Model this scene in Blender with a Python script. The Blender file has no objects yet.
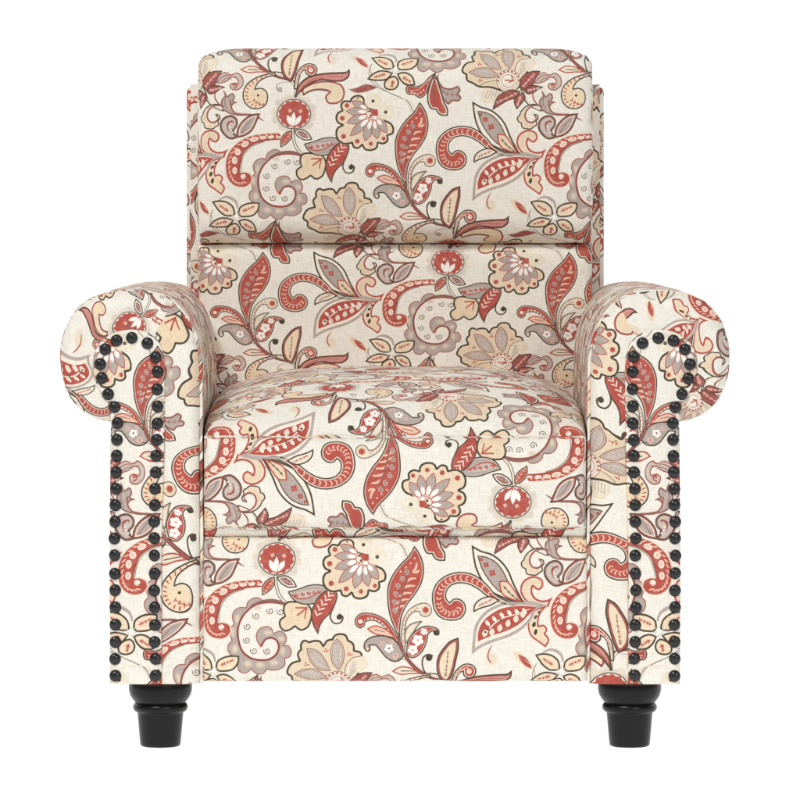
import bpy, bmesh, math, random
import numpy as np
from mathutils import Vector, noise

# ---------------------------------------------------------------- camera, world, lamps, exposure
D, FPX, ZC, YH, XC = 6.3, 4744.0, 0.768, 172.0, 395.0      # camera distance, focal length (px), eye height, horizon row, axis column
sc = bpy.context.scene
cam = bpy.data.cameras.new('camera'); co = bpy.data.objects.new('camera', cam); sc.collection.objects.link(co); sc.camera = co
co.location = (0, -D, ZC); co.rotation_euler = (math.radians(90), 0, 0)
cam.sensor_width = 36; cam.lens = 36*FPX/800; cam.shift_x = 5/800; cam.shift_y = -(400-YH)/800; cam.clip_end = 100; cam.clip_start = .1
w = bpy.data.worlds.new('World'); sc.world = w; w.use_nodes = True
bg = w.node_tree.nodes['Background']; bg.inputs[0].default_value = (1, 1, 1, 1); bg.inputs[1].default_value = .36
def lamp(name, loc, aim, size, power, col=(1, 1, 1)):
    l = bpy.data.lights.new(name, 'AREA'); l.energy = power; l.shape = 'RECTANGLE'; l.size, l.size_y = size; l.color = col
    o = bpy.data.objects.new(name, l); sc.collection.objects.link(o); o.location = loc
    o.rotation_euler = (Vector(aim)-Vector(loc)).to_track_quat('-Z', 'Y').to_euler(); return o
lamp('key_softbox', (-1.6, -2.9, 4.1), (0, .3, .8), (1.1, 1.1), 124, (1, .99, .98))
lamp('fill_softbox', (3.4, -6.4, 3.4), (0, .4, .8), (2.0, 2.0), 112)
sc.view_settings.view_transform = 'Standard'; sc.view_settings.look = 'None'; sc.view_settings.exposure = 0; sc.view_settings.gamma = 1
sc.render.engine = 'CYCLES'

# ---------------------------------------------------------------- printed fabric (drawn motif by motif, in memory)
PU, QU, RES = 348, 161, 5              # repeat width, half drop, pixels per unit
TW, TH = PU*RES, 2*QU*RES
tile = np.zeros((TH, TW, 3), np.float32)
def rgb(r, g, b): return np.array([r, g, b], np.float32)/255
CO = dict(bg=rgb(241,236,224), red=rgb(186,88,77), dred=rgb(148,72,64), dark=rgb(78,70,56), grey=rgb(184,170,161),
          lgrey=rgb(206,192,181), mauve=rgb(148,104,97), pink=rgb(226,188,174), tan=rgb(235,212,182), cream=rgb(246,236,220),
          ltan=rgb(237,224,202), peach=rgb(240,196,172), mred=rgb(166,92,84), brown=rgb(96,78,66), white=rgb(250,247,240),
          halo=rgb(222,212,199), line=rgb(118,102,86))
tile[:] = CO['bg']
ORG = dict(A=(200,530),B=(300,530),C=(400,530),D=(500,530),E=(200,605),F=(300,605),G=(400,605),H=(500,605),
           a=(195,40),b=(290,40),c=(390,40),d=(490,40),e=(195,140),f=(290,140),g=(390,140),h=(490,140))
def cv(k, x, y):
    ox, oy = ORG[k]; x = ox+x/8; y = oy+y/8
    if k.islower(): x = (x-294)*1.094+276.9; y = (y-114)*1.094+558.7
    return x, y
def parse(s):
    t = s.split(); P = []; Cn = []
    for w in t[1:]:
        c = w.endswith('*'); x, y = w.rstrip('*').split(',')
        P.append(cv(t[0], float(x), float(y))); Cn.append(c)
    return np.array(P), Cn
def spline(P, Cn, closed=True, n=7):
    N = len(P); out = []
    for i in range(N if closed else N-1):
        p1, p2 = P[i], P[(i+1) % N]
        p0 = P[i-1] if (closed or i > 0) else p1
        p3 = P[(i+2) % N] if (closed or i+2 < N) else p2
        L = math.hypot(*(p2-p1))+1e-6
        def tan(a, b, c):
            la = math.hypot(*(b-a))+1e-6; lb = math.hypot(*(c-b))+1e-6
            return ((b-a)/la*lb+(c-b)/lb*la)/(la+lb)*L
        m1 = (p2-p1) if Cn[i] else tan(p0, p1, p2)
        m2 = (p2-p1) if Cn[(i+1) % N] else tan(p1, p2, p3)
        if Cn[i]: m1 = 1.5*(p2-p1)-.5*m2
        if Cn[(i+1) % N]: m2 = 1.5*(p2-p1)-.5*m1
        for k in range(n):
            t = k/n; t2 = t*t; t3 = t2*t
            out.append((2*t3-3*t2+1)*p1+(t3-2*t2+t)*m1+(-2*t3+3*t2)*p2+(t3-t2)*m2)
    if not closed: out.append(P[-1])
    return np.array(out)
def field(Q, pad, closed, wd=None):
    x0, y0 = np.floor((Q.min(0)-pad)*RES).astype(int); x1, y1 = np.ceil((Q.max(0)+pad)*RES).astype(int)
    X, Y = np.meshgrid((np.arange(x0, x1)+.5)/RES, (np.arange(y0, y1)+.5)/RES); X = X.astype(np.float32); Y = Y.astype(np.float32)
    d = np.full(X.shape, 1e9, np.float32); ins = np.zeros(X.shape, bool); n = len(Q)
    for i in range(n if closed else n-1):
        a = Q[i]; b = Q[(i+1) % n]; e = b-a; l2 = float(e@e)
        if l2 < 1e-9: continue
        t = np.clip(((X-a[0])*e[0]+(Y-a[1])*e[1])/l2, 0, 1)
        dd = np.sqrt((X-a[0]-t*e[0])**2+(Y-a[1]-t*e[1])**2)
        if wd is not None: dd = dd-(wd[i]*(1-t)+wd[i+1]*t)/2
        np.minimum(d, dd, out=d)
        if closed and a[1] != b[1]:
            c = ((a[1] > Y) != (b[1] > Y)) & (X < (b[0]-a[0])*(Y-a[1])/(b[1]-a[1])+a[0]); ins ^= c
    if closed: d = np.where(ins, -d, d)
    return x0, y0, d
def comp(x0, y0, al, col):
    for (ox, oy) in ((0, 0), (PU*RES//2, QU*RES)):
        iy = (np.arange(al.shape[0])+y0+oy) % TH; ix = (np.arange(al.shape[1])+x0+ox) % TW
        s = np.ix_(iy, ix); tile[s] = tile[s]*(1-al[..., None])+col*al[..., None]
def draw(F, layers, soft=.25):
    x0, y0, d = F
    for off, c in layers: comp(x0, y0, np.clip(.5-(d+off)/soft, 0, 1), CO[c] if isinstance(c, str) else c)
def shp(s, *layers):
    P, Cn = parse(s); F = field(spline(P, Cn), 1.5, True); draw(F, [(layers[0][0]-.3, layers[0][1])]+[(a+(.2 if layers[0][1] in ('dark', 'brown', 'line') else .1), b) for a, b in layers[1:]]); return F
def strk(s, w, c, w2=None, n=6):
    P, Cn = parse(s); Q = spline(P, Cn, False, n)
    if not isinstance(w, (list, tuple)): w = [w, w if w2 is None else w2]
    wd = np.interp(np.linspace(0, 1, len(Q)), np.linspace(0, 1, len(w)), w)
    draw(field(Q, 3+max(w), False, wd), [(0, c)])
def ell(k, x, y, rx, ry, rot, *layers, soft=.25):
    cx, cy = cv(k, x, y); a = np.linspace(0, 2*math.pi, 41)[:-1]; r = math.radians(rot)
    ex, ey = rx/8*np.cos(a), ry/8*np.sin(a)
    Q = np.stack([cx+ex*math.cos(r)-ey*math.sin(r), cy+ex*math.sin(r)+ey*math.cos(r)], 1)
    draw(field(Q, 1+soft*2, True), layers, soft)
def dots(s, r, c):
    t = s.split()
    for w in t[1:]:
        x, y = w.split(','); ell(t[0], float(x), float(y), r, r, 0, (0, c))
def petal(k, bx, by, tx, ty, w, *layers, mid=.55):
    b = np.array([bx, by], float); t = np.array([tx, ty], float); e = t-b; n = np.array([-e[1], e[0]])/math.hypot(*e)*w
    pts = [b, b+e*.25+n*.7, b+e*mid+n, b+e*.85+n*.55, t, b+e*.85-n*.55, b+e*mid-n, b+e*.25-n*.7]
    P = np.array([cv(k, *p) for p in pts]); draw(field(spline(P, [1,0,0,0,1,0,0,0]), 1, True), layers)
def curl(k, x, y, r, turns, a0, w, c, flip=1):
    cx, cy = cv(k, x, y); n = 22; Q = []
    for i in range(n):
        t = i/(n-1); a = math.radians(a0)+flip*t*turns*2*math.pi; rr = r/8*(1-t*.85); Q.append((cx+rr*math.cos(a), cy+rr*math.sin(a)))
    draw(field(np.array(Q), 1, False, np.full(n, w)), [(0, c)])
def feather(s, ln, w, c, n=6, ang=50, both=True, stem=True, side=1, taper=1.0):
    P, Cn = parse(s); Q = spline(P, Cn, False, 8)
    if stem: draw(field(Q, 1, False, np.full(len(Q), w*.8)), [(0, c)])
    for i in range(n):
        t = (i+.5)/n*(len(Q)-1); j = min(int(t), len(Q)-2); p = Q[j]+(Q[j+1]-Q[j])*(t-j); e = Q[j+1]-Q[j]; e = e/math.hypot(*e)
        L = ln*(1-(1-taper)*i/n)
        for sg in ((1, -1) if both else (side,)):
            a = math.radians(ang)*sg; v = np.array([e[0]*math.cos(a)-e[1]*math.sin(a), e[0]*math.sin(a)+e[1]*math.cos(a)])
            q = p+v*L; m = p+v*L*.5+e*L*.12
            draw(field(np.array([p, m, q]), 1, False, np.array([w*.5, w, w*.8])), [(0, c)])
def flower(k, x, y, r, c='white', cc='pink', n=5):
    for i in range(n):
        a = 2*math.pi*i/n+.4; ell(k, x+r*.6*math.cos(a), y+r*.6*math.sin(a), r*.42, r*.42, 0, (0, c))
    if cc: ell(k, x, y, r*.25, r*.25, 0, (0, cc))
def paint():
    # thin tendrils first
    strk('c 0,425 80,460 150,500 185,575', .8, 'line'); strk('b 800,425 720,375 660,300 640,200', .6, 'line')
    strk('B 590,150 650,115 740,100 810,110 860,150 875,190', .7, 'tan'); strk('c 60,445 110,470 150,520 170,580', .9, 'halo')
    # pomegranate with halo
    for a in range(0, 360, 30): ell('A', 615+165*math.cos(math.radians(a+10)), 230+150*math.sin(math.radians(a+10)), 40, 36, 0, (0, 'halo' if a%60 else 'ltan'), soft=2.2)
    ell('A', 615, 230, 172, 158, 0, (0, 'halo'), soft=3)
    strk('A 603,350 612,450 640,530 690,585 712,600', 3.2, 'dark', 3.6); strk('A 603,350 612,450 640,530 690,585 720,606', 1.6, 'cream', 2.2)
    ell('A', 615, 230, 150, 133, 0, (0, 'dark'), (1.0, 'cream'))
    pts = []
    for i in range(14):
        for q, rr in ((0, .80), (.25, .87), (.5, .90), (.75, .87)):
            a = 2*math.pi*(i+q)/14; pts.append('%.0f,%.0f%s' % (615+150*rr*math.cos(a), 230+133*rr*math.sin(a), '*' if q == 0 else ''))
    shp('A '+' '.join(pts), (0, 'red'))
    for i in range(9):
        a = math.radians(150+30*i*.9); ell('A', 612+98*math.cos(a), 222+86*math.sin(a), 6, 5, 0, (0, 'mred'))
    strk('A 585,235 600,200 620,190 640,200 655,235', 1.6, 'mauve')
    petal('A', 605, 345, 614, 212, 19, (0, 'white'), mid=.68); petal('A', 592, 335, 558, 236, 19, (0, 'white'), mid=.68); petal('A', 622, 335, 678, 242, 19, (0, 'white'), mid=.68)
    flower('A', 580, 200, 17, 'peach', None, 4); flower('A', 672, 205, 17, 'peach', None, 4)
    shp('A 598,378* 560,385 515,420 498,465 500,520* 545,495 585,455 600,415', (0, 'dark'), (.7, 'peach'), (1.2, 'red')); feather('A 590,395 550,450 515,500', 2.2, .55, 'peach', 5)
    shp('A 618,375* 690,364 740,395 775,452* 715,460 660,435 630,405', (0, 'dark'), (.8, 'cream'), (2.0, 'mauve')); feather('A 650,395 735,430', 1.4, .5, 'pink', 5)
    # tulip
    shp('c 372,258* 310,300 270,345 200,372 150,350* 128,385 140,430 195,440 240,465 285,435 320,350', (0, 'dark'), (.7, 'pink'), (1.3, 'red')); strk('c 160,405 220,400 280,350 330,300', 1.0, 'peach', .5, 5)
    dots('c 175,420 198,428 222,430 246,420 268,402', 9, 'peach')
    shp('c 388,268* 392,330 430,378 490,388 545,372 562,400 545,432* 568,460 552,488 500,490 468,515 430,480 395,410 372,330', (0, 'mauve'), (1.0, 'mred'), (1.6, 'grey')); feather('c 390,350 430,420 530,440', 3, .8, 'mauve', 6)
    shp('c 355,262* 320,350 300,430 305,510 330,552 368,556* 388,592 460,606* 462,555 435,505* 405,400 380,320', (0, 'dark'), (1.0, 'ltan'), (2.2, 'red')); strk('c 358,300 345,380 345,480', 2.6, 'mauve', 1.2)
    shp('c 385,525* 425,530 440,580* 400,575', (0, 'red'))
    # palmette lower frill, body, petals
    shp('d -70,440 -50,390 0,370 100,370 190,380 210,402* 120,430 60,445 30,490 -10,505 -60,485', (0, 'tan'), (.6, 'ltan'))
    for i in range(6): strk('d %d,460 %d,400' % (-40+i*24, -15+i*24), .9, 'grey')
    shp('f 658,512* 650,478 600,460* 592,410 555,385* 540,350 490,336 450,352 435,377* 400,385 372,424* 350,393 300,388 268,398* 230,385 203,420 205,452* 183,480 195,535* 140,552 110,590 103,630 135,657* 140,700 185,725* 230,752 330,760 460,790 560,760 600,700', (0, 'dark'), (1.5, 'tan'), (2.6, rgb(233,213,184)))
    strk('f 240,745 300,715 380,700', .6, 'line')
    for s, q in (('f 250,445* 320,460 380,520 420,612* 340,602 280,545', 'f 275,470 405,595'), ('f 472,376* 515,430 525,500 508,570 485,606* 442,560 425,490 437,420', 'f 472,395 482,590'), ('f 158,635* 230,602 320,602 372,640 400,668* 330,682 230,672', 'f 185,637 375,655')):
        shp(s, (0, 'mauve'), (.6, 'ltan'), (1.3, 'mauve'), (1.8, 'lgrey')); feather(q, 3.2, .6, 'grey', 9, 45)
    shp('f 525,630* 545,560 590,512 640,503 685,530 690,572 660,605 600,640 560,690', (0, 'tan'), (.6, 'ltan'))
    strk('f 525,625 545,560 590,515 640,505', .7, 'line')
    for i in range(6): strk('f %d,%d %d,%d' % (560+i*4, 655-i*20, 612-i*1, 612-i*13), 1.1, 'grey', .6)
    ell('f', 475, 705, 105, 100, 0, (0, 'line'), (.6, 'cream'), (2.2, 'pink'), (3.4, 'cream'), (5.0, 'grey'), (6, 'cream'))
    for i in range(9):
        a = math.radians(180+i*22); ell('f', 475+82*math.cos(a), 705+78*math.sin(a), 10, 8, 0, (0, 'red'))
    strk('f 450,700 515,700', 1.6, 'red', 1); strk('f 515,705 500,665', 1.2, 'red'); strk('f 515,705 480,715', 1.2, 'red')
    for x, y in ((390,462), (245,565), (560,490), (247,700)):
        flower('f', x, y, 16, 'red', None, 3); strk('f %d,%d %d,%d' % (x+14, y, x+26, y-2), .6, 'red')
    # big scalloped spiral
    outer = 'E 700,-8* 600,-48 500,-42* 470,-62 420,-56 380,-25 368,18* 310,18 268,50 256,100 270,152* 245,175 238,225 252,285* 222,320 222,370 245,402* 280,430 300,500* 310,530 360,548 410,516* 440,546 500,552 538,516* 580,525 640,515 682,480 680,430* 725,412 732,360 708,322 672,320* 692,290 692,245 650,205 590,222* 570,180 520,168 470,190 448,240 460,300 490,332*'
    P1, c1 = parse(outer); P2, c2 = parse('E 495,322 520,278 570,262 612,282 630,330 612,390 560,430 480,440 400,420 340,370 310,290 303,200 325,120 380,45 450,-5 520,-20 620,-18 690,0*')
    F = field(np.concatenate([spline(P1, c1, False), spline(P2, c2, False)[1:]]), 2, True); draw(F, [(0, 'mred'), (1.0, 'grey')])
    for x, y, rx, ry in ((455,20,40,18),(300,110,22,36),(262,215,18,40),(280,350,26,34),(385,470,40,22),(480,478,40,22),(595,462,38,22),(662,370,20,34),(650,270,26,22),(545,220,42,18)): ell('E', x, y, rx*.8, ry*.9, 0, (0, rgb(224,208,184)), soft=3)
    draw(field(spline(P2, c2, False), 3, False, np.full(len(spline(P2, c2, False)), 1.9)), [(0, 'dred')])
    strk('E 400,10 470,-24 560,-34 640,-26 700,0', [.6,2.0,2.6,3.0,3.2], 'mauve'); ell('E', 490, 322, 14, 14, 0, (0, 'red'))
    for x, y in ((450,85),(562,45),(645,52),(380,170),(375,280),(432,365),(538,368)): curl('E', x, y, 30, 1.35, 200, .8, 'line', -1)
    # feathered red crescent
    shp('A 495,408 400,398 300,405 200,432 120,478 50,550 15,640 14,720 30,790 70,845 140,875 210,862 250,810 235,755 185,735 130,740 150,700 160,640 190,565 260,505 350,470 440,460 495,455', (0, 'ltan'), (.8, 'red'))
    shp('A 495,415 400,405 300,415 200,440 120,490 60,560 30,640 30,720 45,790 80,830 140,858 200,848 238,800 225,762 180,752 140,740 135,720 150,650 180,560 250,500 350,465 440,453 495,447', (0, 'red'))
    strk('A 135,735 145,650 180,560 250,500 350,466 440,454 495,450', 1.4, 'dred', .8); strk('A 150,735 158,650 190,570 258,508 350,474', .6, 'dark')
    for x, y, rx, ry, r in ((480,434,20,7,0),(412,433,22,10,0),(345,436,28,12,-4),(268,450,36,17,-12),(188,494,32,19,-30),(122,562,24,26,0),(95,635,20,30,0),(97,725,18,28,0)): ell('A', x, y, rx, ry, r, (-.4, 'cream'), (.9, 'peach'))
    feather('A 470,412 400,405 300,416 200,442 125,490 66,560 38,640 40,720 58,790 100,836 160,846 205,830', 4.2, 1.6, 'peach', 20, 145, False, False, -1)
    ell('E', 172, 176, 24, 24, 0, (0, 'cream')); strk('E 150,160 172,150 196,168 190,192 174,188', [.9,1.1,1.0,.9,.6], 'red')
    # two leaves and lobed leaf, curl
    shp('f 100,112 180,103 262,122* 288,165 285,235 262,290 212,316 163,288* 135,310 90,322 55,292 50,245 88,210* 78,170 84,130', (0, 'dark'), (1.3, 'tan'), (2.4, rgb(237,214,182)))
    strk('f 172,150 252,150', 1.5, 'red', 1.8); strk('f 250,150 182,205', 1.5, 'red'); strk('f 250,150 235,228', 1.5, 'red', 1)
    strk('f 432,170 424,225 450,262 500,255 512,215 490,200', [1.8,1.5,1.5,1.8,2.0], 'brown'); ell('f', 488, 218, 21, 21, 0, (0, 'dark'))
    shp('B -95,492* 0,465 60,443 130,434 200,448 240,492* 190,545 130,582 60,594 0,586 -50,560', (0, 'dark'), (.9, 'cream'), (1.3, 'grey'))
    shp('B -68,512* -20,500 40,485 110,478 160,478* 150,505 90,535 20,548 -30,545', (0, 'lgrey')); strk('B -60,520 -20,545 60,542 150,500', 1.8, 'red', .9)
    for x in (-30, 20, 68, 112, 150): curl('B', x, 512-x*.15, 16, .9, 0, 1.2, 'red', 1)
    shp('f 385,25* 440,22 466,10* 474,70 458,125 430,182 372,240 345,290 334,342* 300,282 284,205 300,130 340,65', (0, 'brown'), (.9, 'red')); feather('f 320,215 350,150 400,80 435,35', 5.4, 1.4, 'cream', 6, 42, True, False)
    # daisy
    shp('B 435,120* 420,80 370,64 325,83 303,117* 250,115 223,150 235,198* 195,220 181,268 200,310 237,327* 195,350 180,400 200,462 250,494 322,486* 335,522 375,533 412,505* 430,538 490,552 545,522 552,485* 600,493 638,465 636,420* 682,400 688,350 662,308 620,288* 545,200* 450,150', (0, 'dark'), (1.5, 'tan'), (2.3, rgb(236,216,188)))
    for x, y, r in ((280,155,20),(238,268,21),(250,425,21),(370,468,20),(488,490,18),(600,445,17)): ell('B', x, y, r, r, 0, (0, 'red'))
    ell('B', 375, 90, 8, 8, 0, (0, 'dark'))
    ell('B', 505, 118, 72, 66, 0, (0, 'ltan'), (1, rgb(240,230,208)), soft=1); ell('B', 620, 215, 72, 66, 0, (0, 'ltan'), (1, rgb(240,230,208)), soft=1)
    for bx, by, tx, ty, w in ((465,190,318,116,36),(470,212,270,205,38),(470,240,275,308,40),(480,262,306,424,40),(495,270,436,470,42),(515,275,546,454,40),(535,262,630,398,40)):
        petal('B', bx, by, tx, ty, w, (0, 'red'), (.8, 'grey')); petal('B', bx*.95+tx*.05, by*.95+ty*.05, bx*.52+tx*.48, by*.52+ty*.48, w*.46, (0, 'white'))
    ell('B', 474, 232, 28, 32, 0, (0, 'red'), (.8, 'cream')); ell('B', 525, 262, 26, 22, 0, (0, 'red'), (.6, 'white'))
    shp('B 478,195* 545,192* 548,240* 500,238*', (0, 'red')); dots('B 487,243 475,205', 9, 'dark')
    ell('B', 507, 117, 14, 14, 0, (0, 'dark')); ell('B', 618, 214, 15, 15, 0, (0, 'dark'))
    shp('b 472,396* 540,380 600,355 700,380* 600,415 530,422', (0, 'grey'), (.3, 'mred'))
    # five petal flower
    strk('H 345,380 400,356 450,368 492,402 505,450', [1,2.6,3.2,2.6,1.6], 'grey')
    strk('h 330,560 305,620 320,700 380,760 460,795', .6, 'line')
    strk('H 560,650 640,700 700,740', .5, 'line')
    for s, q in (('H 283,398* 340,387 420,402 465,440 482,518* 400,522 340,480 310,440', 'H 440,490 330,420'), ('H 510,505* 520,452 570,418 640,404 696,408* 692,460 650,515 580,532 525,525', 'H 530,490 670,430'),
                 ('h 292,692* 330,650 400,620 450,625 495,640* 450,692 380,704', 'h 455,645 330,680'), ('h 530,648* 580,633 645,660 674,738* 600,736 555,700', 'h 560,665 650,720'), ('h 505,664* 460,680 425,722 432,762 482,778 525,762 543,722 528,680', 'h 500,690 485,760')):
        shp(s, (0, 'dark'), (1.15, 'tan'), (2.0, rgb(243,222,192))); P, _ = parse(q); k = q[0]
        (x1, y1), (x2, y2) = [tuple(map(float, w.split(','))) for w in q.split()[1:]]
        x1, y1, x2, y2 = x1*.85+x2*.15, y1*.85+y2*.15, x1*.2+x2*.8, y1*.2+y2*.8
        feather('%s %f,%f %f,%f' % (k, x1, y1, x2, y2), 2.6, .9, 'red', 5, 40, taper=.5)
    for a in range(0, 360, 60): 
        ar = math.radians(a+20); strk('H 492,525 %f,%f' % (492+46*math.cos(ar), 528+46*math.sin(ar)), 1.5, 'lgrey', .7)
    ell('H', 493, 528, 18, 22, 0, (0, 'white'))
    # pale seeds
    ell('G', 735, 430, 46, 55, 0, (0, 'ltan'), soft=3.5); strk('G 738,322 710,370 705,425 728,462', [.5,1.3,1.4,1], 'red', n=5); dots('G 760,440 745,400', 8, 'tan')
    ell('H', 185, 442, 105, 34, 42, (0, 'ltan'), (1.2, 'tan'), soft=3); shp('H 148,398* 205,425 235,465 252,505* 195,475 170,445', (0, 'red')); strk('H 200,440 235,470', .5, 'cream')
    # red outlined hook, seeded leaf
    shp('D 388,612* 280,602 205,565 163,485 178,420 230,378 290,372 338,400 343,448 312,478 280,466 262,450* 256,490 280,540 340,565 420,540* 400,575', (0, 'red'), (1.6, 'ltan'), (2.6, 'tan'))
    shp('H 375,8* 285,38 236,100 224,180 250,250 310,296 362,336* 392,275 360,230* 376,190 345,158 310,168* 308,110 335,50', (0, 'red'), (1.4, 'cream'), (1.9, rgb(240,218,186)))
    for x, y, rx, ry, r in ((312,56,16,8,-35),(285,95,19,10,-50),(272,155,22,14,-70),(285,215,24,13,-75)): ell('H', x, y, rx, ry, r, (0, 'dark'))
    # grey rimmed red leaf
    shp('H -222,388* -216,270 -190,145 -120,55 -20,-2 80,-30 200,-35 385,5* 300,28 245,122 170,195 60,256 -60,296 -150,336', (0, 'grey'), (2.5, 'cream'))
    shp('H -175,288* -172,215 -140,140 -80,80 0,35 100,12 200,8 290,18* 235,70 170,135 60,200 -60,240', (0, 'red'))
    strk('H -120,235 -60,160 20,105 120,75 240,30', 1.5, 'cream', .7)
    for x, y, r in ((-120,228,-45),(-62,218,70),(0,185,75),(66,148,80),(130,112,85),(186,76,95)): petal('H', x+4, y-34, x-8, y+28, 21, (0, 'cream'), (.6, 'ltan'))
    for x, y in ((-115,125),(-60,92),(0,62),(60,44),(120,36),(180,28)): petal('H', x+34, y+44, x-2, y-4, 15, (0, 'cream'))
    dots('H -118,215 -92,195 5,120', 9, 'dark')
    # white rimmed grey leaf and tall hooked red scroll
    shp('D -224,122* -150,165 -70,190 0,238 60,310 112,430 192,582* 100,570 0,532 -80,490 -150,400 -196,300 -216,200', (0, 'dark'), (1.25, 'cream'))
    shp('D -178,205* -110,215 -40,250 20,320 60,400 130,545* 40,520 -30,470 -90,400 -140,320', (0, 'brown'), (.6, 'grey'))
    for x, y, r in ((-150,235,16),(-110,278,24),(-62,342,30)):
        for a in (0, 90, 180, 270): ell('D', x+r*.55*math.cos(math.radians(a+30)), y+r*.55*math.sin(math.radians(a+30)), r*.42, r*.42, 0, (0, 'red'))
    shp('D -5,408* 60,412 110,470 172,572* 80,550 20,515 -2,455', (0, 'red'), (1.1, 'tan')); feather('D 30,450 80,505 140,555', 1.5, 1, 'dark', 4, 40, taper=.5)
    hk = 'C 960,590* 860,565 760,510 700,440 620,372 540,340 450,338 360,368 290,428 260,500 260,580 275,640 310,690 370,718 430,722 490,702 524,650 518,590 480,553 430,550 398,580* 373,550 373,490 400,450 470,424 550,434 620,470 700,530 790,575 900,600'
    F = shp(hk, (0, 'dark'), (.9, 'cream'), (1.8, 'red'))
    feather('C 720,510 640,430 560,392 470,382 395,402 340,450 315,510 315,590 340,640 390,665 450,655 480,615', 2.7, 1.5, 'peach', 21, 125, True, False)
    shp('C 588,655* 598,592 640,552 720,530 795,562* 725,602 650,625', (0, 'dark'), (.9, 'cream'), (1.5, 'ltan')); feather('C 630,605 735,555', 1.2, .8, 'red', 5, 40)
    strk('D -10,575 80,578 190,580', 1.4, 'grey', .8); strk('D 60,590 200,592 320,612', 2.2, 'grey', 1)
    # large red leaf on stalk with its side scrolls
    shp('G 35,405* 15,300 12,200 28,110 70,38 130,-2 200,-18 246,10 252,60 212,92 168,80 152,50* 110,55 72,92 47,150 40,220 42,320', (0, 'line'), (.5, 'ltan')); feather('G 30,340 28,220 42,130 85,65 140,25', 1.1, .8, 'red', 11, 60, True, False); ell('G', 205, 40, 40, 40, 0, (0, 'tan')); flower('G', 205, 38, 26, 'red', 'dred', 6)
    shp('G 178,128* 110,140 60,170 38,220 42,310* 90,255 130,185', (0, 'line'), (.6, 'lgrey'), (1.6, 'ltan'))
    shp('C 115,128* 165,205 190,310 172,420 122,512 60,592 20,670 2,760 4,885* -42,790 -82,680 -100,560 -96,450 -60,360 0,278 70,205', (0, 'dark'), (.8, 'pink'), (1.7, 'red'))
    for s in ('C 55,415 80,392 125,385', 'C 25,470 60,448 115,445', 'C -5,530 35,505 88,502', 'C -25,590 15,560 65,552', 'C -40,640 0,610 35,605', 'C 100,335 128,300 132,265', 'C 100,335 130,335 150,325'): strk(s, [1.0,2.6,1.4], 'peach', n=5)
    for x, y in ((50,332),(14,385),(-20,445),(-38,510),(-48,575),(-45,640)): curl('C', x, y, 24, 1.3, 90, 1.2, 'grey', -1)
    strk('C -25,760 -12,640 10,540 40,440 85,350', [.6,1.5,1.8,1.5,.6], 'mauve'); dots('C 85,265 48,298 118,225 5,330', 8, 'peach')
    shp('F 790,290* 745,190 700,130 640,88 560,64 480,70 442,112 450,165 482,184 512,166 522,132* 580,122 650,152 700,202 755,290', (0, 'dark'), (.6, 'pink'), (1.3, 'red')); dots('F 545,106 575,106 605,112 632,126 660,148 682,172 702,200 722,228', 7, 'cream'); dots('F 483,130', 17, 'cream')
    shp('F 538,190* 600,163 670,183 770,262* 660,246 600,232', (0, 'red'), (.9, 'peach')); strk('F 600,195 680,215', .8, 'brown', .5)
    shp('F 513,345 515,300 560,258 620,243 700,248 770,288 812,350 830,400 802,440 750,452 690,422 640,362 600,322 555,322* 564,350 542,372', (0, 'dark'), (.8, 'grey')); dots('F 540,350', 12, 'tan')
    flower('F', 712, 345, 36, 'white', 'mred'); flower('F', 660, 305, 20, 'pink', 'mauve'); flower('F', 765, 405, 26, 'pink', 'mred'); flower('F', 735, 290, 18, 'pink', 'mauve')
    strk('G -15,230 0,310 40,400 100,480 180,545 260,590 340,612 420,640', [2,3.4,3.8,3.6,3.2,2.6,2], 'brown'); strk('G -15,230 0,310 40,400 100,480 180,545 260,590 340,612', [1,2.0,2.4,2.2,1.9,1.2,.8], 'mred')
    shp('G 60,402 53,340 70,268 120,208 190,168 262,172 312,200 308,238 280,238 265,205* 232,225 215,290 190,352 140,408 92,422', (0, 'dark'), (.7, 'pink'), (1.5, 'red')); ell('G', 290, 218, 20, 20, 0, (0, 'dark'))
    flower('G', 142, 280, 46, 'white', 'pink'); flower('G', 103, 358, 42, 'white', 'pink'); flower('G', 192, 212, 28, 'white', 'pink')
    shp('G -62,530* 0,494 80,500 165,552* 80,552 10,558', (0, 'red'), (.9, 'ltan')); strk('G 10,527 120,528', 1, 'brown', .7); strk('G -20,425 15,428 45,440', .6, 'dark')
    strk('G 225,570 190,520 178,470 190,415 225,395 255,405', [1.4,1.6,1.6,1.6,2.2], 'brown'); ell('G', 233, 420, 27, 27, 0, (0, 'dark'))
    # spray: curled horn, leaf, hook, long leaf, tan horn
    strk('a 590,262 640,262 710,275 770,320 805,385 806,450', [2.2,3.2,3.6,3.4,3.2,3], 'dark'); strk('a 590,266 640,266 710,279 770,324 803,388 806,440', [1.4,2,2.2,2,1.8,1.4], 'ltan')
    shp('a 640,262* 540,280 470,310 410,360 383,430 392,490 440,542 500,552 562,522 584,460 570,408 530,384 482,392* 500,350 560,305 650,284*', (0, 'dark'), (.9, 'cream'), (1.4, rgb(240,218,184)))
    feather('a 500,520 450,500 425,455 430,400 470,350 540,315 620,285', 3.2, 1.3, 'red', 13, 70, False, False, -1); feather('a 560,520 510,510 470,480', 2, 1, 'red', 4, 60); ell('a', 505, 443, 11, 11, 0, (0, 'dark'))
    strk('a 750,340 700,338 655,362 660,400 690,410', [.5,.8,1.2,2,2.6], 'grey'); ell('a', 680, 393, 20, 20, 0, (0, 'grey'))
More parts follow.
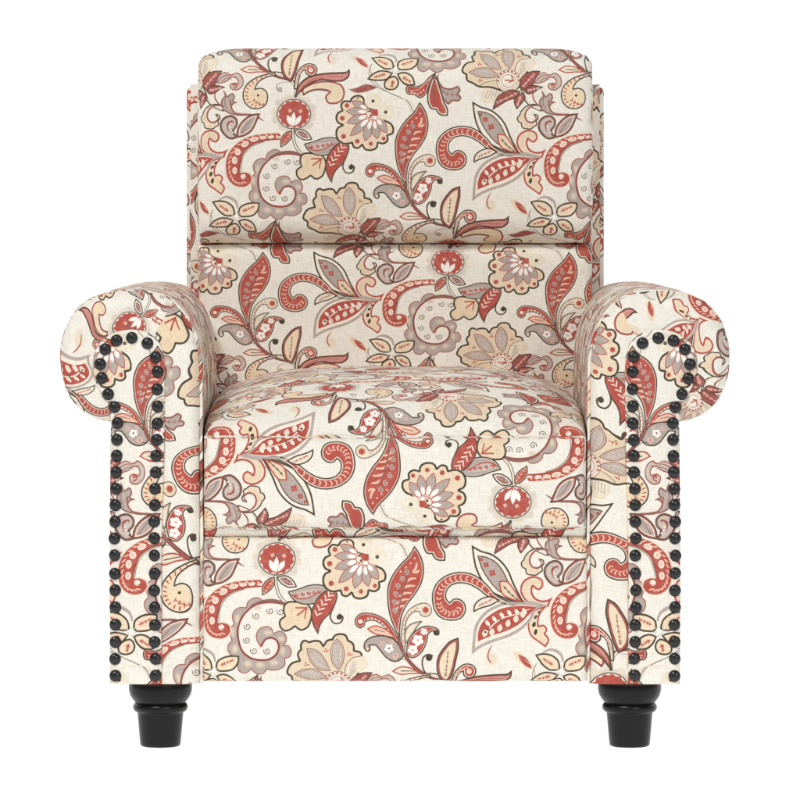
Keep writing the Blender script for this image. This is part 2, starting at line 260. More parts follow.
    shp('G 467,262* 468,350 452,430 432,520 402,605 378,640* 320,592 293,500 303,420 350,340 400,288', (0, 'dark'), (.8, 'mred'), (2.8, 'cream'), (3.2, rgb(240,222,190))); feather('G 365,580 385,370', 2.0, .8, 'mauve', 8, 40, taper=.4)
    shp('G 408,700* 418,600 430,555 470,500 530,468 590,485 611,530 592,575 540,585 508,555 505,530* 475,550 455,610 436,700*', (0, 'dark'), (.9, 'cream'), (1.7, 'red')); feather('G 432,640 452,570 490,520 545,500', 1.2, .9, 'peach', 7, 60); dots('G 555,530', 20, 'cream'); dots('G 560,528', 12, 'pink')
    shp('b 108,445* 170,410 250,400 300,408 318,416* 285,450 298,500 360,512 417,485 438,420 412,360 360,337 250,330 170,350 95,405', (0, 'mred'), (1.6, 'cream'), (2.2, rgb(238,216,182)))
    strk('b 108,440 170,410 250,401 310,412', .8, 'dark'); 
    shp('b 42,458* 60,380 120,310 200,278 300,264 400,258 450,254 477,232* 472,290 430,326 350,332 250,322 170,347 100,402', (0, 'dark'), (.8, 'mred'), (1.8, rgb(214,150,138))); strk('b 75,410 150,330 260,295 420,295', 1.0, 'mred', .6)
    # orchid, cloud scroll, thistle, leaf, comma, beige scroll
    shp('d 350,345* 375,285 430,258 475,278 520,262 565,300 570,360 525,400 480,395 462,362 485,345 510,355 530,335 515,308 480,300 440,330 400,345', (0, 'mred'), (.8, 'lgrey')); curl('d', 500, 360, 26, 1, 90, 1.3, 'red', -1); strk('d 365,335 395,300 440,282 485,300 520,290', 1.1, 'mred', .6); strk('d 400,330 440,305 480,318', 1.0, 'mauve', .5)
    strk('d 350,415 345,460 375,510 400,530', 2.2, 'mred', 1); strk('d 352,420 352,460 380,505', .8, 'cream')
    strk('d 265,430 290,490 340,535 410,565', 3.0, 'dark', 2); strk('d 268,435 293,487 342,532 400,558', 1.3, 'ltan')
    shp('d 412,405* 432,432 445,452* 488,428 503,458 487,488* 525,500* 492,512 478,545 505,578 560,590 640,594 690,615 738,648* 640,608 520,602 445,582 400,540 398,480 425,450*', (0, 'mauve'), (1.1, 'grey'))
    strk('d 440,470 450,520 475,562', 1.2, 'lgrey', .6); strk('d 470,490 478,545 505,580 620,596', 1.6, 'mred', .8); strk('d 430,460 425,510 445,560', .8, 'mauve', .4)
    for s, q in (('d 248,402* 238,330 270,280 320,253 402,247* 370,300 340,362 290,395', 'd 262,375 350,275'), ('d 240,412* 180,398 110,418 60,458 33,510 22,558* 80,522 150,482 215,462', 'd 215,425 60,500'), ('d 278,412* 300,373 350,363 424,378* 380,400 340,427 300,432', 'd 300,405 390,385'), ('d 245,425* 208,450 193,490 215,553* 252,510 282,460 272,432', 'd 245,450 220,520')):
        shp(s, (0, 'brown'), (.7, 'mred')); feather(q, 1.8, 1.1, 'pink', 5, 45)
    ell('d', 262, 410, 16, 16, 0, (0, 'brown'), (.6, 'grey'))
    shp('D 500,438* 440,450 388,415 352,350 362,288 410,248 462,244 502,280 502,332 472,372* 480,402 500,418*', (0, 'brown'), (.7, 'mauve'), (2.0, 'lgrey')); strk('D 455,300 425,310 420,350 440,390', 3.4, 'mred', 1.5); strk('D 452,310 435,325 432,355 445,395', 2.4, 'lgrey', 2); dots('D 440,345 445,372 462,392', 7, 'white')
    shp('D 702,226* 620,238 550,288 508,350 496,438* 575,418 635,372 672,300', (0, 'brown'), (.6, 'mred'), (1.9, 'cream'), (2.8, 'grey')); strk('D 545,395 590,320 640,275', 1.1, 'mauve', .4)
    shp('D 385,160* 300,143 230,173 200,208 188,238* 168,262 183,302 203,310* 213,350 250,362* 300,357 312,345* 342,322 335,292* 353,270 345,240 312,233 332,270 302,302 260,292 240,250 258,192 300,163', (0, 'dark'), (.8, 'ltan'), (1.5, 'tan')); strk('D 385,163 300,158 258,190 238,250 262,296 305,300 335,268 312,236', [1.2,1.6,1.8,1.8,1.6,1.2,1], 'mred')
paint()

# ---------------------------------------------------------------- materials
tile = tile[::-1]
img = bpy.data.images.new('printed_fabric', TW, TH, alpha=False)
buf = np.ones((TH, TW, 4), np.float32); buf[..., :3] = np.clip(tile, 0, 1); img.pixels.foreach_set(buf.ravel()); img.update(); img.pack()
def mat(name):
    m = bpy.data.materials.new(name); m.use_nodes = True; return m, m.node_tree, m.node_tree.nodes['Principled BSDF']
fabric, nt, bs = mat('paisley_linen'); N = nt.nodes.new; L = nt.links.new
tx = N('ShaderNodeTexImage'); tx.image = img; tx.extension = 'REPEAT'; uvn = N('ShaderNodeUVMap'); uvn.uv_map = 'UVMap'; L(uvn.outputs[0], tx.inputs[0])
def threads(sx, sy, det=3):
    mp = N('ShaderNodeMapping'); mp.inputs['Scale'].default_value = (sx, sy, 1); L(uvn.outputs[0], mp.inputs[0])
    n = N('ShaderNodeTexNoise'); n.inputs['Scale'].default_value = 1; n.inputs['Detail'].default_value = det; n.inputs['Roughness'].default_value = .6; L(mp.outputs[0], n.inputs[0]); return n
def mth(op, a, b):
    m = N('ShaderNodeMath'); m.operation = op
    for i, v in enumerate((a, b)):
        if hasattr(v, 'links') or hasattr(v, 'is_linked'): L(v, m.inputs[i])
        else: m.inputs[i].default_value = v
    return m.outputs[0]
weft = threads(28, 230); warp = threads(240, 24); blot = threads(40, 38, 4)
s_ = mth('ADD', weft.outputs[0], warp.outputs[0])
mr = N('ShaderNodeMapRange'); mr.inputs[1].default_value = .6; mr.inputs[2].default_value = 1.4; mr.inputs[3].default_value = .80; mr.inputs[4].default_value = 1.12; L(s_, mr.inputs[0])
mix = N('ShaderNodeMix'); mix.data_type = 'RGBA'; mix.blend_type = 'MULTIPLY'; mix.inputs[0].default_value = 1
L(tx.outputs[0], mix.inputs[6]); cb = N('ShaderNodeCombineColor'); L(mr.outputs[0], cb.inputs[0]); L(mth('POWER', mr.outputs[0], 1.05), cb.inputs[1]); L(mth('POWER', mr.outputs[0], 1.12), cb.inputs[2]); L(cb.outputs[0], mix.inputs[7])
# worn, patchy dye: the ink lets a little of the pale ground through
mr2 = N('ShaderNodeMapRange'); mr2.inputs[1].default_value = .48; mr2.inputs[2].default_value = .78; mr2.inputs[3].default_value = 0; mr2.inputs[4].default_value = .12; L(blot.outputs[0], mr2.inputs[0])
mx2 = N('ShaderNodeMix'); mx2.data_type = 'RGBA'; L(mr2.outputs[0], mx2.inputs[0]); L(mix.outputs[2], mx2.inputs[6]); mx2.inputs[7].default_value = (.80, .76, .70, 1)
L(mx2.outputs[2], bs.inputs['Base Color']); bs.inputs['Roughness'].default_value = .92; bs.inputs['Specular IOR Level'].default_value = .15
bp = N('ShaderNodeBump'); bp.inputs['Strength'].default_value = .25; bp.inputs['Distance'].default_value = .0012; L(s_, bp.inputs['Height']); L(bp.outputs[0], bs.inputs['Normal'])
black, nt, bs = mat('black_lacquered_wood'); bs.inputs['Base Color'].default_value = (.004, .004, .0042, 1); bs.inputs['Specular IOR Level'].default_value = .28
N = nt.nodes.new; n = N('ShaderNodeTexNoise'); n.inputs['Scale'].default_value = 60; r = N('ShaderNodeMapRange'); r.inputs[3].default_value = .24; r.inputs[4].default_value = .36; nt.links.new(n.outputs[0], r.inputs[0]); nt.links.new(r.outputs[0], bs.inputs['Roughness'])
metal, nt, bs = mat('blackened_metal'); bs.inputs['Base Color'].default_value = (.016, .016, .017, 1); bs.inputs['Metallic'].default_value = .15; bs.inputs['Specular IOR Level'].default_value = .55; bs.inputs['Roughness'].default_value = .36
N = nt.nodes.new; n = N('ShaderNodeTexNoise'); n.inputs['Scale'].default_value = 150; r = N('ShaderNodeMapRange'); r.inputs[3].default_value = .2; r.inputs[4].default_value = .34; nt.links.new(n.outputs[0], r.inputs[0]); nt.links.new(r.outputs[0], bs.inputs['Roughness'])
lining, nt, bs = mat('dark_lining'); bs.inputs['Base Color'].default_value = (.05, .045, .04, 1); bs.inputs['Roughness'].default_value = .95
cyc, nt, bs = mat('white_sweep_added_glow'); bs.inputs['Base Color'].default_value = (.2, .2, .2, 1); bs.inputs['Roughness'].default_value = .9; bs.inputs['Emission Color'].default_value = (1, 1, 1, 1); bs.inputs['Emission Strength'].default_value = 1.0  # emission added so the sweep stays pure white without a contact shadow

# ---------------------------------------------------------------- mesh helpers
def link(name, me, m, parent=None):
    me.materials.append(m); o = bpy.data.objects.new(name, me); sc.collection.objects.link(o); o.parent = parent; return o
class MB:
    def __init__(s): s.v = []; s.f = []; s.uv = []
    def grid(s, P, UV, closed=False):
        ny, nx = P.shape[:2]; b = len(s.v); s.v += [tuple(p) for p in P.reshape(-1, 3)]; s.uv += [tuple(p) for p in UV.reshape(-1, 2)]
        for j in range(ny-1):
            for i in range(nx if closed else nx-1):
                k = (i+1) % nx; s.f.append((b+j*nx+i, b+j*nx+k, b+(j+1)*nx+k, b+(j+1)*nx+i))
    def ngon(s, P, UV):
        b = len(s.v); s.v += [tuple(p) for p in P]; s.uv += [tuple(p) for p in UV]; s.f.append(tuple(range(b, b+len(P))))
    def build(s, name, m, parent=None, weld=1e-5):
        me = bpy.data.meshes.new(name); me.from_pydata(s.v, [], s.f); ul = me.uv_layers.new(name='UVMap')
        vi = np.empty(len(me.loops), np.int32); me.loops.foreach_get('vertex_index', vi)
        ul.data.foreach_set('uv', np.array(s.uv, np.float32)[vi].ravel())
        bm = bmesh.new(); bm.from_mesh(me)
        if weld: bmesh.ops.remove_doubles(bm, verts=bm.verts, dist=weld)
        bmesh.ops.recalc_face_normals(bm, faces=bm.faces)
        for f in bm.faces: f.smooth = True
        for e in bm.edges:
            if len(e.link_faces) == 2 and e.calc_face_angle(0) > math.radians(55): e.smooth = False
        bm.to_mesh(me); bm.free(); me.update(); return link(name, me, m, parent)
def K(d): return (D+d)/FPX                       # metres per photo pixel on the plane at depth d
def PX(px, d): return (px-XC)*K(d)
def PZ(py, d): return ZC-(py-YH)*K(d)
def can(cx, cy): return np.stack([cx/PU, 1-cy/(2*QU)], -1)          # fabric units -> UV
def cosr(a, b, n): t = np.linspace(0, 1, n); return a+(b-a)*(t*.5+.5*(.5-.5*np.cos(math.pi*t)))
def g(t): t = np.clip(t, 0, 1); return 1-np.sqrt(1-(1-t)**2)
def smooth_line(pts, n=6):
    P = np.array(pts, float); return spline(P, [False]*len(P), False, n)
def unroll(X, Z, Dp, k):
    du = np.sqrt(np.diff(X, axis=1)**2+np.diff(Dp, axis=1)**2+0*X[:, 1:]); U = np.concatenate([np.zeros((X.shape[0], 1)), np.cumsum(du, 1)], 1); c = X.shape[1]//2; U = U-U[:, c:c+1]
    dv = np.sqrt(np.diff(Z, axis=0)**2+np.diff(Dp, axis=0)**2); V = np.concatenate([np.zeros((1, X.shape[1])), np.cumsum(dv, 0)], 0); r = X.shape[0]//2; V = V-V[r:r+1]
    return XC+U/k+X[:, c:c+1]/k, YH+(ZC-Z[r:r+1])/k+V/k
def pad(mb, y0, y1, xl, xr, d, R, back, uvf, nx=90, ny=70, bulge=0, side=.25, wob=0):
    """rounded upholstered block: R = rounding radii (top, bottom, left, right) in px, d = depth of its front, back = depth of its back"""
    k = K(d); ys = cosr(y0, y1, ny); S = cosr(0, 1, nx); xs = np.array([[xl(y)+(xr(y)-xl(y))*s for s in S] for y in ys]); Y = np.repeat(ys[:, None], nx, 1)
    dp = R[0]*g((Y-y0)/R[0])+R[1]*g((y1-Y)/R[1])+R[2]*g((xs-xs[:, :1])/R[2])+R[3]*g((xs[:, -1:]-xs)/R[3])
    sx = (xs-xs[:, :1])/(xs[:, -1:]-xs[:, :1]); sy = (Y-y0)/(y1-y0); dp = dp-bulge*(4*sx*(1-sx))**.7*(4*sy*(1-sy))**.7
    if wob:
        W = np.array([[noise.noise(Vector((a/38, b/30, d*9)))+.5*noise.noise(Vector((a/11, b/55, 3+d)))*math.exp(-min(b-y0, y1-b)/18)*1.6+.35*noise.noise(Vector((a/70, b/14, 8+d))) for a, b in zip(r1, r2)] for r1, r2 in zip(xs, Y)])
        edge = np.exp(-np.minimum(Y-y0, y1-Y)/14)+.35; dp = dp+wob*W*edge
    X = (xs-XC)*k; Z = ZC-(Y-YH)*k; Dp = d+dp*k; P = np.stack([X, Dp, Z], -1); UX, UY = unroll(X, Z, Dp, k); UV = uvf(UX, UY)
    mb.grid(P, UV)
    ring = [(0, i) for i in range(nx)]+[(j, nx-1) for j in range(1, ny)]+[(ny-1, i) for i in range(nx-2, -1, -1)]+[(j, 0) for j in range(ny-2, 0, -1)]
    B = np.array([P[a] for a in ring]); cu = np.array([(UX[a], UY[a]) for a in ring]); nrm = []
    cx, cy = XC+0*cu[:, 0], (y0+y1)/2
    rows = []; uvs = []
    for t in np.linspace(0, 1, 8):
        Q = B.copy(); Q[:, 1] = B[:, 1]*(1-t)+back*t; e = (Q[:, 1]-B[:, 1])/k
        ux = cu[:, 0].copy(); uy = cu[:, 1].copy()
        for n_, (j, i) in enumerate(ring):
            if j == 0: uy[n_] -= e[n_]
            elif j == ny-1: uy[n_] += e[n_]
            elif i == 0: ux[n_] -= e[n_]
            else: ux[n_] += e[n_]
        rows.append(Q); uvs.append(uvf(ux, uy))
    mb.grid(np.array(rows), np.array(uvs), True); mb.ngon(rows[-1], uvs[-1]); return P
def tube(mb, path, r, cx0=0, cy0=0, n=10, closed=False, kk=None, wob=0.0, twist=False):
    P = np.array(path, float); m = len(P); T = np.gradient(P, axis=0); T /= np.linalg.norm(T, axis=1)[:, None]+1e-12
    s = np.concatenate([[0], np.cumsum(np.linalg.norm(np.diff(P, axis=0), axis=1))]); rows = []; uvs = []; up = np.array([0, -1., 0])
    for i in range(m):
        a = np.cross(T[i], up); a = a/np.linalg.norm(a) if np.linalg.norm(a) > 1e-3 else np.array([1., 0, 0]); b = np.cross(a, T[i]); row = []; uv = []
        rr = r*(1+wob*noise.noise(Vector((s[i]*40, cx0, 0))))
        for q in range(n+1):
            an = 2*math.pi*q/n; row.append(P[i]+rr*(math.cos(an)*a+math.sin(an)*b)); uv.append((cx0+(s[i]+.8*rr*q)/K(0), cy0+(s[i]*.6+rr*an)/K(0)))
        rows.append(row); uvs.append(uv)
    uvs = np.array(uvs); mb.grid(np.array(rows), can(uvs[..., 0], uvs[..., 1]))
    for e in (0, -1): mb.ngon(rows[e][:-1], can(uvs[e, :-1, 0], uvs[e, :-1, 1]))
def resample(P, step):
    P = np.array(P, float); s = np.concatenate([[0], np.cumsum(np.linalg.norm(np.diff(P, axis=0), axis=1))]); n = max(2, int(s[-1]/step)); t = np.linspace(0, s[-1], n)
    return np.stack([np.interp(t, s, P[:, i]) for i in range(P.shape[1])], 1)
def mls(ctrl, X, Y):
    """similarity moving-least-squares: lays the cloth over a panel through pairs (x, y) -> (fabric x, fabric y)"""
    p = np.array([complex(a[0], a[1]) for a in ctrl]); q = np.array([complex(a[2], a[3]) for a in ctrl]); v = X+1j*Y
    wt = 1/(np.abs(v[..., None]-p)**2+60)**1.3; W = wt.sum(-1); ps = (wt*p).sum(-1)/W; qs = (wt*q).sum(-1)/W
    ph = p-ps[..., None]; qh = q-qs[..., None]; a = (wt*np.conj(ph)*qh).sum(-1)/(wt*np.abs(ph)**2).sum(-1)
    f = a*(v-ps)+qs; return f.real, f.imag
def edge_dist(X, Y, poly):
    d = np.full(X.shape, 1e9)
    for a, b in zip(poly[:-1], poly[1:]):
        e = b-a; l2 = e@e
        if l2 < 1e-9: continue
        t = np.clip(((X-a[0])*e[0]+(Y-a[1])*e[1])/l2, 0, 1); d = np.minimum(d, np.hypot(X-a[0]-t*e[0], Y-a[1]-t*e[1]))
    return d

# ---------------------------------------------------------------- setting: a white sweep, its glow added to wash out shadows
mb = MB(); prof = [(-1.5, 0), (2.0, 0)]+[(2.0+1.2*math.sin(a), 1.2-1.2*math.cos(a)) for a in np.linspace(0, math.pi/2, 14)[1:]]+[(3.2, 5)]
mb.grid(np.array([[(x, y, z) for x in (-7, 7)] for y, z in prof]), np.zeros((len(prof), 2, 2))); fl = mb.build('floor', cyc); fl['kind'] = 'structure'; fl['label'] = 'seamless white studio floor sweeping up into the backdrop'

# ---------------------------------------------------------------- the armchair
chair = bpy.data.objects.new('armchair', None); sc.collection.objects.link(chair)
chair['label'] = 'rolled arm recliner upholstered in cream and red paisley fabric with black nailheads and feet'; chair['category'] = 'armchair'

# back: frame behind, lower back, pillow-top headrest
fy = 84
def corner(x0, a, y0, b): return lambda y, s=1: x0+s*a*(1-math.sqrt(max(0, 1-(1-min(1, max(0, (y-y0)/b)))**2)))
mb = MB(); cl = corner(186.5, 9, fy, 9); k9 = lambda y: 790-cl(y)
pad(mb, fy, 655, cl, lambda y: 790.5-cl(y), .70, (5, 4, 4, 4), .93, lambda x, y: can((x-294)*1.12+330, (y-114)*1.12+640), 60, 70)
back = mb.build('back_frame', fabric, chair)
mb = MB(); pad(mb, 84, 640, lambda y: 190.5, lambda y: 600, .692, (6, 3, 3, 3), .71, lambda x, y: can((x-294)*1.12+360, (y-114)*1.12+600), 40, 60)
mb.build('side_panel', fabric, back)
mb = MB(); pad(mb, 242.5, 470, lambda y: 197.5, lambda y: 592.5, .60, (15, 6, 10, 10), .72, lambda x, y: can(240.4+(x-262.5)*1.135, 707.2+(y-252)*1.24), 110, 80, bulge=5, wob=2.2)
mb.build('backrest', fabric, chair)
mb = MB(); c1 = corner(198.5, 38, 47.5, 17)
def hxl(y): return c1(y)-1.2*math.sin(math.pi*min(1, max(0, (y-60)/180)))
P = pad(mb, 47.5, 243.5, hxl, lambda y: 790.5-hxl(y), .575, (30, 25, 13, 13), .72, lambda x, y: can((x-294)*1.094+276.9, (y-114)*1.094+558.7), 130, 120, bulge=6, wob=3.4)
head = mb.build('headrest', fabric, chair)
for s in (0, -1):
    mb = MB(); col = P[8:-4, s]; tube(mb, resample(col+np.array([.001 if s == 0 else -.001, .002, 0]), .006), .0019, 40, 12, wob=.2); mb.build('piping', fabric, head)

# seat cushion
XW = PX(586.2, 0)
prof_d = [0, .006, .016, .034, .062, .11, .18, .28, .42, .56, .68]; prof_z = [.4155, .432, .444, .4555, .467, .4775, .485, .490, .490, .487, .482]
sd = resample(spline(np.array(list(zip(prof_d, prof_z))), [False]*11, False, 10), .006); ny = len(sd); nx = 90; S = cosr(-1, 1, nx)
PT = np.zeros((ny, nx, 3))
for j, (dd, zz) in enumerate(sd):
    e = .30+.22*min(1, dd/.6)
    for i, s in enumerate(S):
        wf = 1-(1-e)*abs(s)**3.6; rnd = g((1-abs(s))*XW/.012)*.010; z = .4155+(zz-.4155)*wf
        z += .0022*noise.noise(Vector((s*4, dd*9, 2)))*min(1, dd/.03)+.0016*noise.noise(Vector((s*16, dd*30, 5)))*math.exp(-dd/.05)*min(1, dd/.01)
        xx = s*(XW+.0035*math.sin(math.pi*min(1, dd/.5))); PT[j, i] = (xx, dd+.0035+.007*abs(s)**10, z-rnd)
mb = MB(); arc = np.concatenate([np.zeros((1, nx)), np.cumsum(np.linalg.norm(np.diff(PT, axis=0), axis=2), 0)], 0)
def seatuv(x, y): return can(276.9-(x-512.4)/1.013, 558.7-(y-502)/1.0)
mb.grid(PT, seatuv(XC+PT[..., 0]/K(0), 437.5-arc/K(0)*.97))
FP = pad(mb, 437.5, 528.5, lambda y: 395-191.4, lambda y: 395+191.4, -.005, (7, 7, 11, 11), .66, seatuv, 90, 30, bulge=9, wob=1.7)
pad(mb, 526, 538, lambda y: 204, lambda y: 586, .008, (2, 9, 3, 3), .66, lambda x, y: can(x+120, y+70), 60, 14)
seat = mb.build('seat_cushion', fabric, chair)
for y, z0 in ((437.6, 0), (527.6, 90)):
    pts = [(PX(395+189.5*t, 0), .007-.0045*(1-abs(t)**6)-.0015*math.sin(9*t+y), PZ(y+.5*math.sin(7*t)+.35*math.sin(23*t), 0)) for t in np.linspace(-1, 1, 150)]
    pts = [(pts[0][0]-.0005, .035, pts[0][2]), (pts[0][0]-.0005, .012, pts[0][2])]+pts+[(pts[-1][0]+.0005, .012, pts[-1][2]), (pts[-1][0]+.0005, .035, pts[-1][2])]
    mb = MB(); tube(mb, resample(pts, .004), .0021, 30+z0, 20+z0*2, wob=.35); mb.build('piping', fabric, seat)

# footrest panel and base
mb = MB(); pad(mb, 537.5, 682, lambda y: 202, lambda y: 588, .002, (8, 7, 9, 9), .035, lambda x, y: can(x, y), 90, 40, bulge=2.5, wob=2)
mb.build('footrest', fabric, chair)
mb = MB(); pad(mb, 500, 681, lambda y: 204, lambda y: 586, .045, (2, 2, 2, 2), .76, lambda x, y: can(x, y), 12, 12); mb.build('seat_base', lining, chair)

# arms
LEFT = smooth_line([(120,291),(98,295.5),(80,306),(67,324),(60.5,346),(60.5,368),(67,392),(80,409.5),(95,418.5),(112,421.5)], 6).tolist()+[[110.8,424],[110.3,440],[109.6,520],[109.5,600],[109.8,684]]
RIGHT = smooth_line([(120,291),(145,291.5),(165,297),(182,311),(193,332),(198.5,358),(199.5,390)], 6).tolist()+[[200,440],[200.5,520],[200.5,600],[200.5,684]]
OUT = np.array(LEFT[::-1]+RIGHT[1:])
PL = smooth_line([(131,329.5),(114,332.5),(100,343),(93.5,358),(94,374),(99,389),(106,400),(110.2,412)], 6).tolist()+[[111,425],[110.6,440],[110,520],[109.9,600],[110.2,683.6]]
PR = smooth_line([(131,329.5),(147,332),(159,342),(164,357),(165,375)], 6).tolist()+[[164.6,440],[163,500],[161.8,560],[161.8,640],[162,683.6]]
POUT = np.array(PL[::-1]+PR[1:])
C_strip_L = [(173,474,432.75,597.5),(176,541,411.9,657.5),(179.4,592.6,411.6,699.3),(189,618.4,413.75,719.25),(194,653,430,758),(178,397.5,460.6,512.3),(193.8,352.5,478.4,481),(176,313,483.4,443),(168.4,354,458.8,470)]
C_roll_L = [(89.4,354.4,472.25,653.5),(95.5,384.7,473.5,611.9),(112,334.7,452.6,701),(78,310.3,511.7,670.5),(132.5,326,450.9,719.7)]
C_panel_L = [(131.7,629.7,561.9,670),(161,513,587.75,558.25),(133,592.8,565.5,637.5),(125,343,551.25,395.75),(157.8,346,588.4,385.25),(138,445.6,567.75,500.5),(131,466,552.9,518.8),(141.6,490,569,536.5)]
C_strip_R = [(790-a,b,c,d_) for a,b,c,d_ in [(611,670,452.6,701),(607.5,598.8,458.4,637.75),(614,579,453.75,620),(610,533,461,572),(587,466,511.4,522.6),(624,438,497.3,484),(618,426,492.1,472.9),(619.7,350.6,496.6,402.5),(601,399.4,513.4,455.5)]]
C_roll_R = [(790-a,b,c,d_) for a,b,c,d_ in [(701,317,550,605),(716,364,532.5,562.5),(702,388,527.2,533.8),(680.6,328,510,622.5),(650.6,309.4,525,661)]]
NAILS = [(117,340.3),(132.1,337.9),(147.5,343),(156.3,356.8),(157.8,371.6),(157.8,389),(157.7,406),(157.4,423),(157,439.6),(156.6,455.6),(156,472),(155.4,488.4),(155,504.8),(154.7,521.2),(154.6,538),(154.7,555),
         (154.7,572.9),(154.7,590),(154.7,607),(155,624.4),(155,641.5),(155.6,658.4),(155.6,675.2),(105.3,349.3),(100.4,363.8),(102,378.2),(108.5,394),(114.7,407),(117.6,423),(117.4,439.4),(117,455.6),(116.6,472),(116,488.4),
         (115.6,504.8),(115,521.2),(114.8,538),(114.8,555),(115,573),(115.3,590),(115.5,607),(115.7,624.4),(115.7,641.5),(115.7,658.4),(115.7,675.2)]
def interval(L_, R_, ys):
    L_ = np.array(L_); R_ = np.array(R_); mono = np.maximum.accumulate(L_[:, 1]+np.arange(len(L_))*1e-6)
    return np.interp(ys, mono, L_[:, 0]), np.interp(ys, np.maximum.accumulate(R_[:, 1]+np.arange(len(R_))*1e-6), R_[:, 0])
def face(mb, L_, R_, d, R, uvf, poly, nx, ny, sgn, lift=0, pleat=0):
    y0, y1 = L_[0][1], L_[-1][1]; ys = cosr(y0, y1, ny); ys = np.unique(np.concatenate([ys, y0+np.array([.15,.4,.8,1.3,2,3,4.5]), np.linspace(416, 425, 14) if pleat else []])); xl, xr = interval(L_, R_, ys)
    S = cosr(0, 1, nx); X = xl[:, None]+(xr-xl)[:, None]*S; Y = np.repeat(ys[:, None], nx, 1); ed = edge_dist(X, Y, poly); dp = d+R*K(0)*g(ed/R)
    if not pleat:
        for (a, b) in NAILS: dp = dp+1.3*K(0)*np.exp(-(((X-a)**2+(Y-b)**2)/64))
    if pleat:
        th = np.arctan2(Y-357, X-122); dp = dp+pleat*K(0)*np.exp(-ed/7)*np.where(Y < 430, (np.maximum(0, np.sin(th*17+2*np.sin(th*5)))**3)*np.clip((430-Y)/30, 0, 1), 0)
        rr = np.hypot(X-122, Y-357); dp -= 3.5*K(0)*np.where(Y < 425, np.exp(-((ed-14)/11)**2)*np.clip((425-Y)/25, 0, 1)*np.clip((150-X)/30, 0, 1), 0)
        W = np.array([[noise.noise(Vector((a/22, b/40, sgn*4.))) for a, b in zip(r1, r2)] for r1, r2 in zip(X, Y)]); dp += 1.0*K(0)*W
    P = np.stack([sgn*(X-XC)*K(0)*-1 if False else (X-XC)*K(0)*sgn, dp, ZC-(Y-YH)*K(0)], -1)
    r = uvf(X, Y)
    if len(r) == 2: mb.grid(P, can(*r)); return P
    ny_, nx_ = X.shape; b = len(mb.v)                       # two cloth pieces meeting in a seam
    for q in (0, 2): mb.v += [tuple(p) for p in P.reshape(-1, 3)]; mb.uv += [tuple(p) for p in can(r[q], r[q+1]).reshape(-1, 2)]
    for j in range(ny_-1):
        for i in range(nx_-1):
            o = b+(ny_*nx_ if r[4][j, i] else 0); mb.f.append((o+j*nx_+i, o+j*nx_+i+1, o+(j+1)*nx_+i+1, o+(j+1)*nx_+i))
    return P
def arm(sgn, cs, cr, cp):
    mb = MB()
    def fuv(X, Y):
        a = mls(cs, X, Y); b = mls(cr, X, Y); m = (X-163)+(Y-318)*.55 < 0; return a[0], a[1], b[0], b[1], m & (Y < 430)
    face(mb, LEFT, RIGHT, -.001, 15, fuv, OUT, 130, 260, sgn, pleat=2.2)
    # sides: cloth drawn over the roll and back along the arm
    s = np.concatenate([[0], np.cumsum(np.hypot(*np.diff(OUT, axis=0).T))]); rows = []; uvs = []
    for dd in [.0189, .025, .04, .08, .14, .22, .32, .42, .52, .60, .66, .72]:
        sw = .6*math.sin(dd*9); drop = 3*max(0, dd-.3)/.4
        ins = 0 if dd > .015 else .3
        rows.append([((x-XC)*K(0)*sgn, dd+.0015*noise.noise(Vector((t/25, dd*8, sgn))), ZC-(y-YH)*K(0)-(drop*K(0) if y < 430 else 0)) for (x, y), t in zip(OUT, s)])
        uvs.append([(70+dd/K(0), 30+t*1.02+sgn*50) for t in s])
    uvs = np.array(uvs); mb.grid(np.array(rows), can(uvs[..., 0], uvs[..., 1])); mb.ngon(rows[-1], can(uvs[-1, :, 0], uvs[-1, :, 1]))
    a = mb.build('arm', fabric, chair)
    # piping round the front face
    for pts, c0 in ((RIGHT, 10), (LEFT[:-4], 120)):
        q = resample(np.array(pts[1:] if c0 == 10 else pts), 3); n_ = len(q)
        if c0 == 10: path = [((x-XC+(.9 if y > 330 else 0))*K(0)*sgn, .0165+.001*math.sin(y*.3)-.006*min(1, max(0, (y-400)/60)), ZC-(y-YH+.6)*K(0)) for x, y in q]
        else: path = [((x-XC+.6)*K(0)*sgn, .0178+.0008*math.sin(y*.5), ZC-(y-YH+(.4 if y < 350 else -.4))*K(0)) for x, y in q]
        mb = MB(); tube(mb, path, .0023 if c0 == 10 else .0019, c0, 25+sgn*20, wob=.4); mb.build('piping', fabric, a)
    mb = MB(); pl = face(mb, PL, PR, -.0075, 3.2, lambda X, Y: mls(cp, X, Y), POUT, 50, 160, sgn)
    rows = [[((x-XC)*K(0)*sgn, dd, ZC-(y-YH)*K(0)) for x, y in POUT] for dd in (-.0075+3.2*K(0), .016)]; t = np.arange(len(POUT))*3.
    mb.grid(np.array(rows), np.stack([can(t, t*0+20), can(t, t*0+26)])); mb.build('front_panel', fabric, a)
    return a
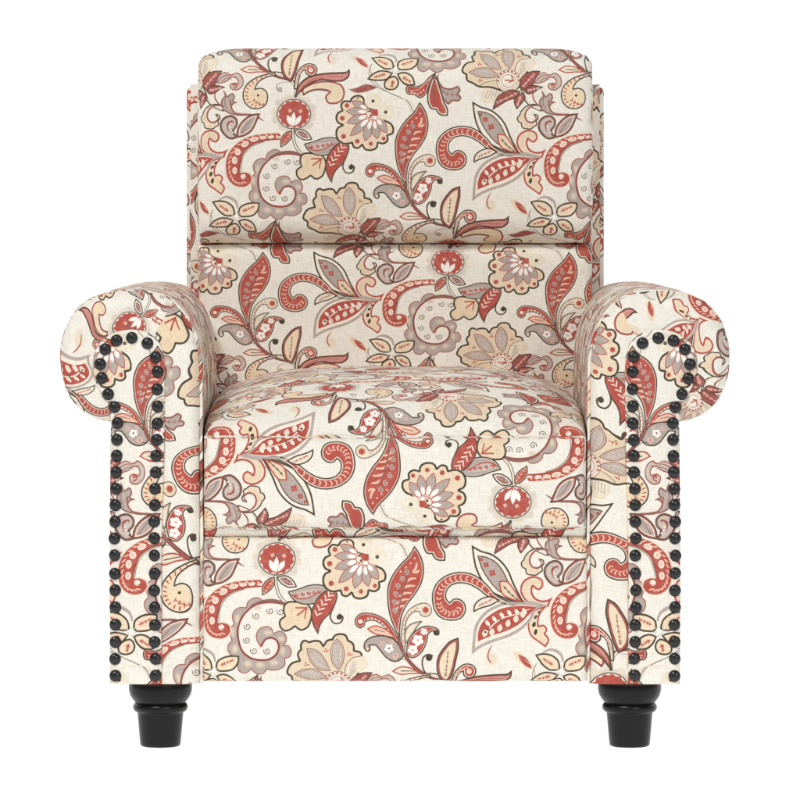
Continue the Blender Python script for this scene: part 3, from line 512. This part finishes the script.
aL = arm(1, C_strip_L, C_roll_L, C_panel_L); aR = arm(-1, C_strip_R, C_roll_R, C_panel_L)
mb = MB(); NR = 6.1*K(0); pr = [(0, -.0042), (.25, -.0041), (.5, -.0037), (.70, -.0029), (.86, -.0017), (.97, -.0006), (1, .0004), (.97, .0012), (.9, .0015)]
mb.grid(np.array([[(NR*r_*math.cos(a), y_, NR*r_*math.sin(a)) for a in np.linspace(0, 2*math.pi, 25)[:-1]] for r_, y_ in pr]), np.zeros((len(pr), 24, 2)), True)
nail0 = mb.build('nailhead', metal, aL, weld=1e-6); first = True; rnd = random.Random(3)
for sgn, par in ((1, aL), (-1, aR)):
    for x, y in NAILS:
        o = nail0 if first else nail0.copy()
        if not first: sc.collection.objects.link(o)
        first = False; o.parent = par; o.location = ((x-XC+rnd.uniform(-.25, .25))*K(0)*sgn, -.0068, ZC-(y-YH+rnd.uniform(-.25, .25))*K(0)); o.rotation_euler = (math.radians(rnd.uniform(-9, 9)), math.radians(rnd.uniform(0, 360)), math.radians(rnd.uniform(-9, 9)))

# feet
lp = [(0,683),(31.2,683),(31.8,686),(31.6,690),(30.4,694.5),(28,698.5),(25.6,701.5),(25.0,702.6),(26.2,703.4),(27.2,705.2),(27.4,707.3),(26.7,709.4),(25.2,710.9),(23.4,711.6),(23.0,712.8),(22.8,714.5),(22.0,724),(21.0,735),(20.3,743),(19.6,745.2),(18,745.8),(0,745.8)]
kz = .7680/(745.8-YH); mb = MB()
mb.grid(np.array([[(max(r_, .01)*K(.05)*math.cos(a), max(r_, .01)*K(.05)*math.sin(a), ZC-(y-YH)*kz) for a in np.linspace(0, 2*math.pi, 49)[:-1]] for r_, y in lp]), np.zeros((len(lp), 48, 2)), True)
leg0 = mb.build('leg', black, chair)
for i, (x, y) in enumerate(((160.4, .05), (629.6, .05), (160.8, .60), (629.2, .60))):
    o = leg0 if i == 0 else leg0.copy()
    if i: sc.collection.objects.link(o); o.parent = chair
    o.location = (PX(x, y), y, 0)
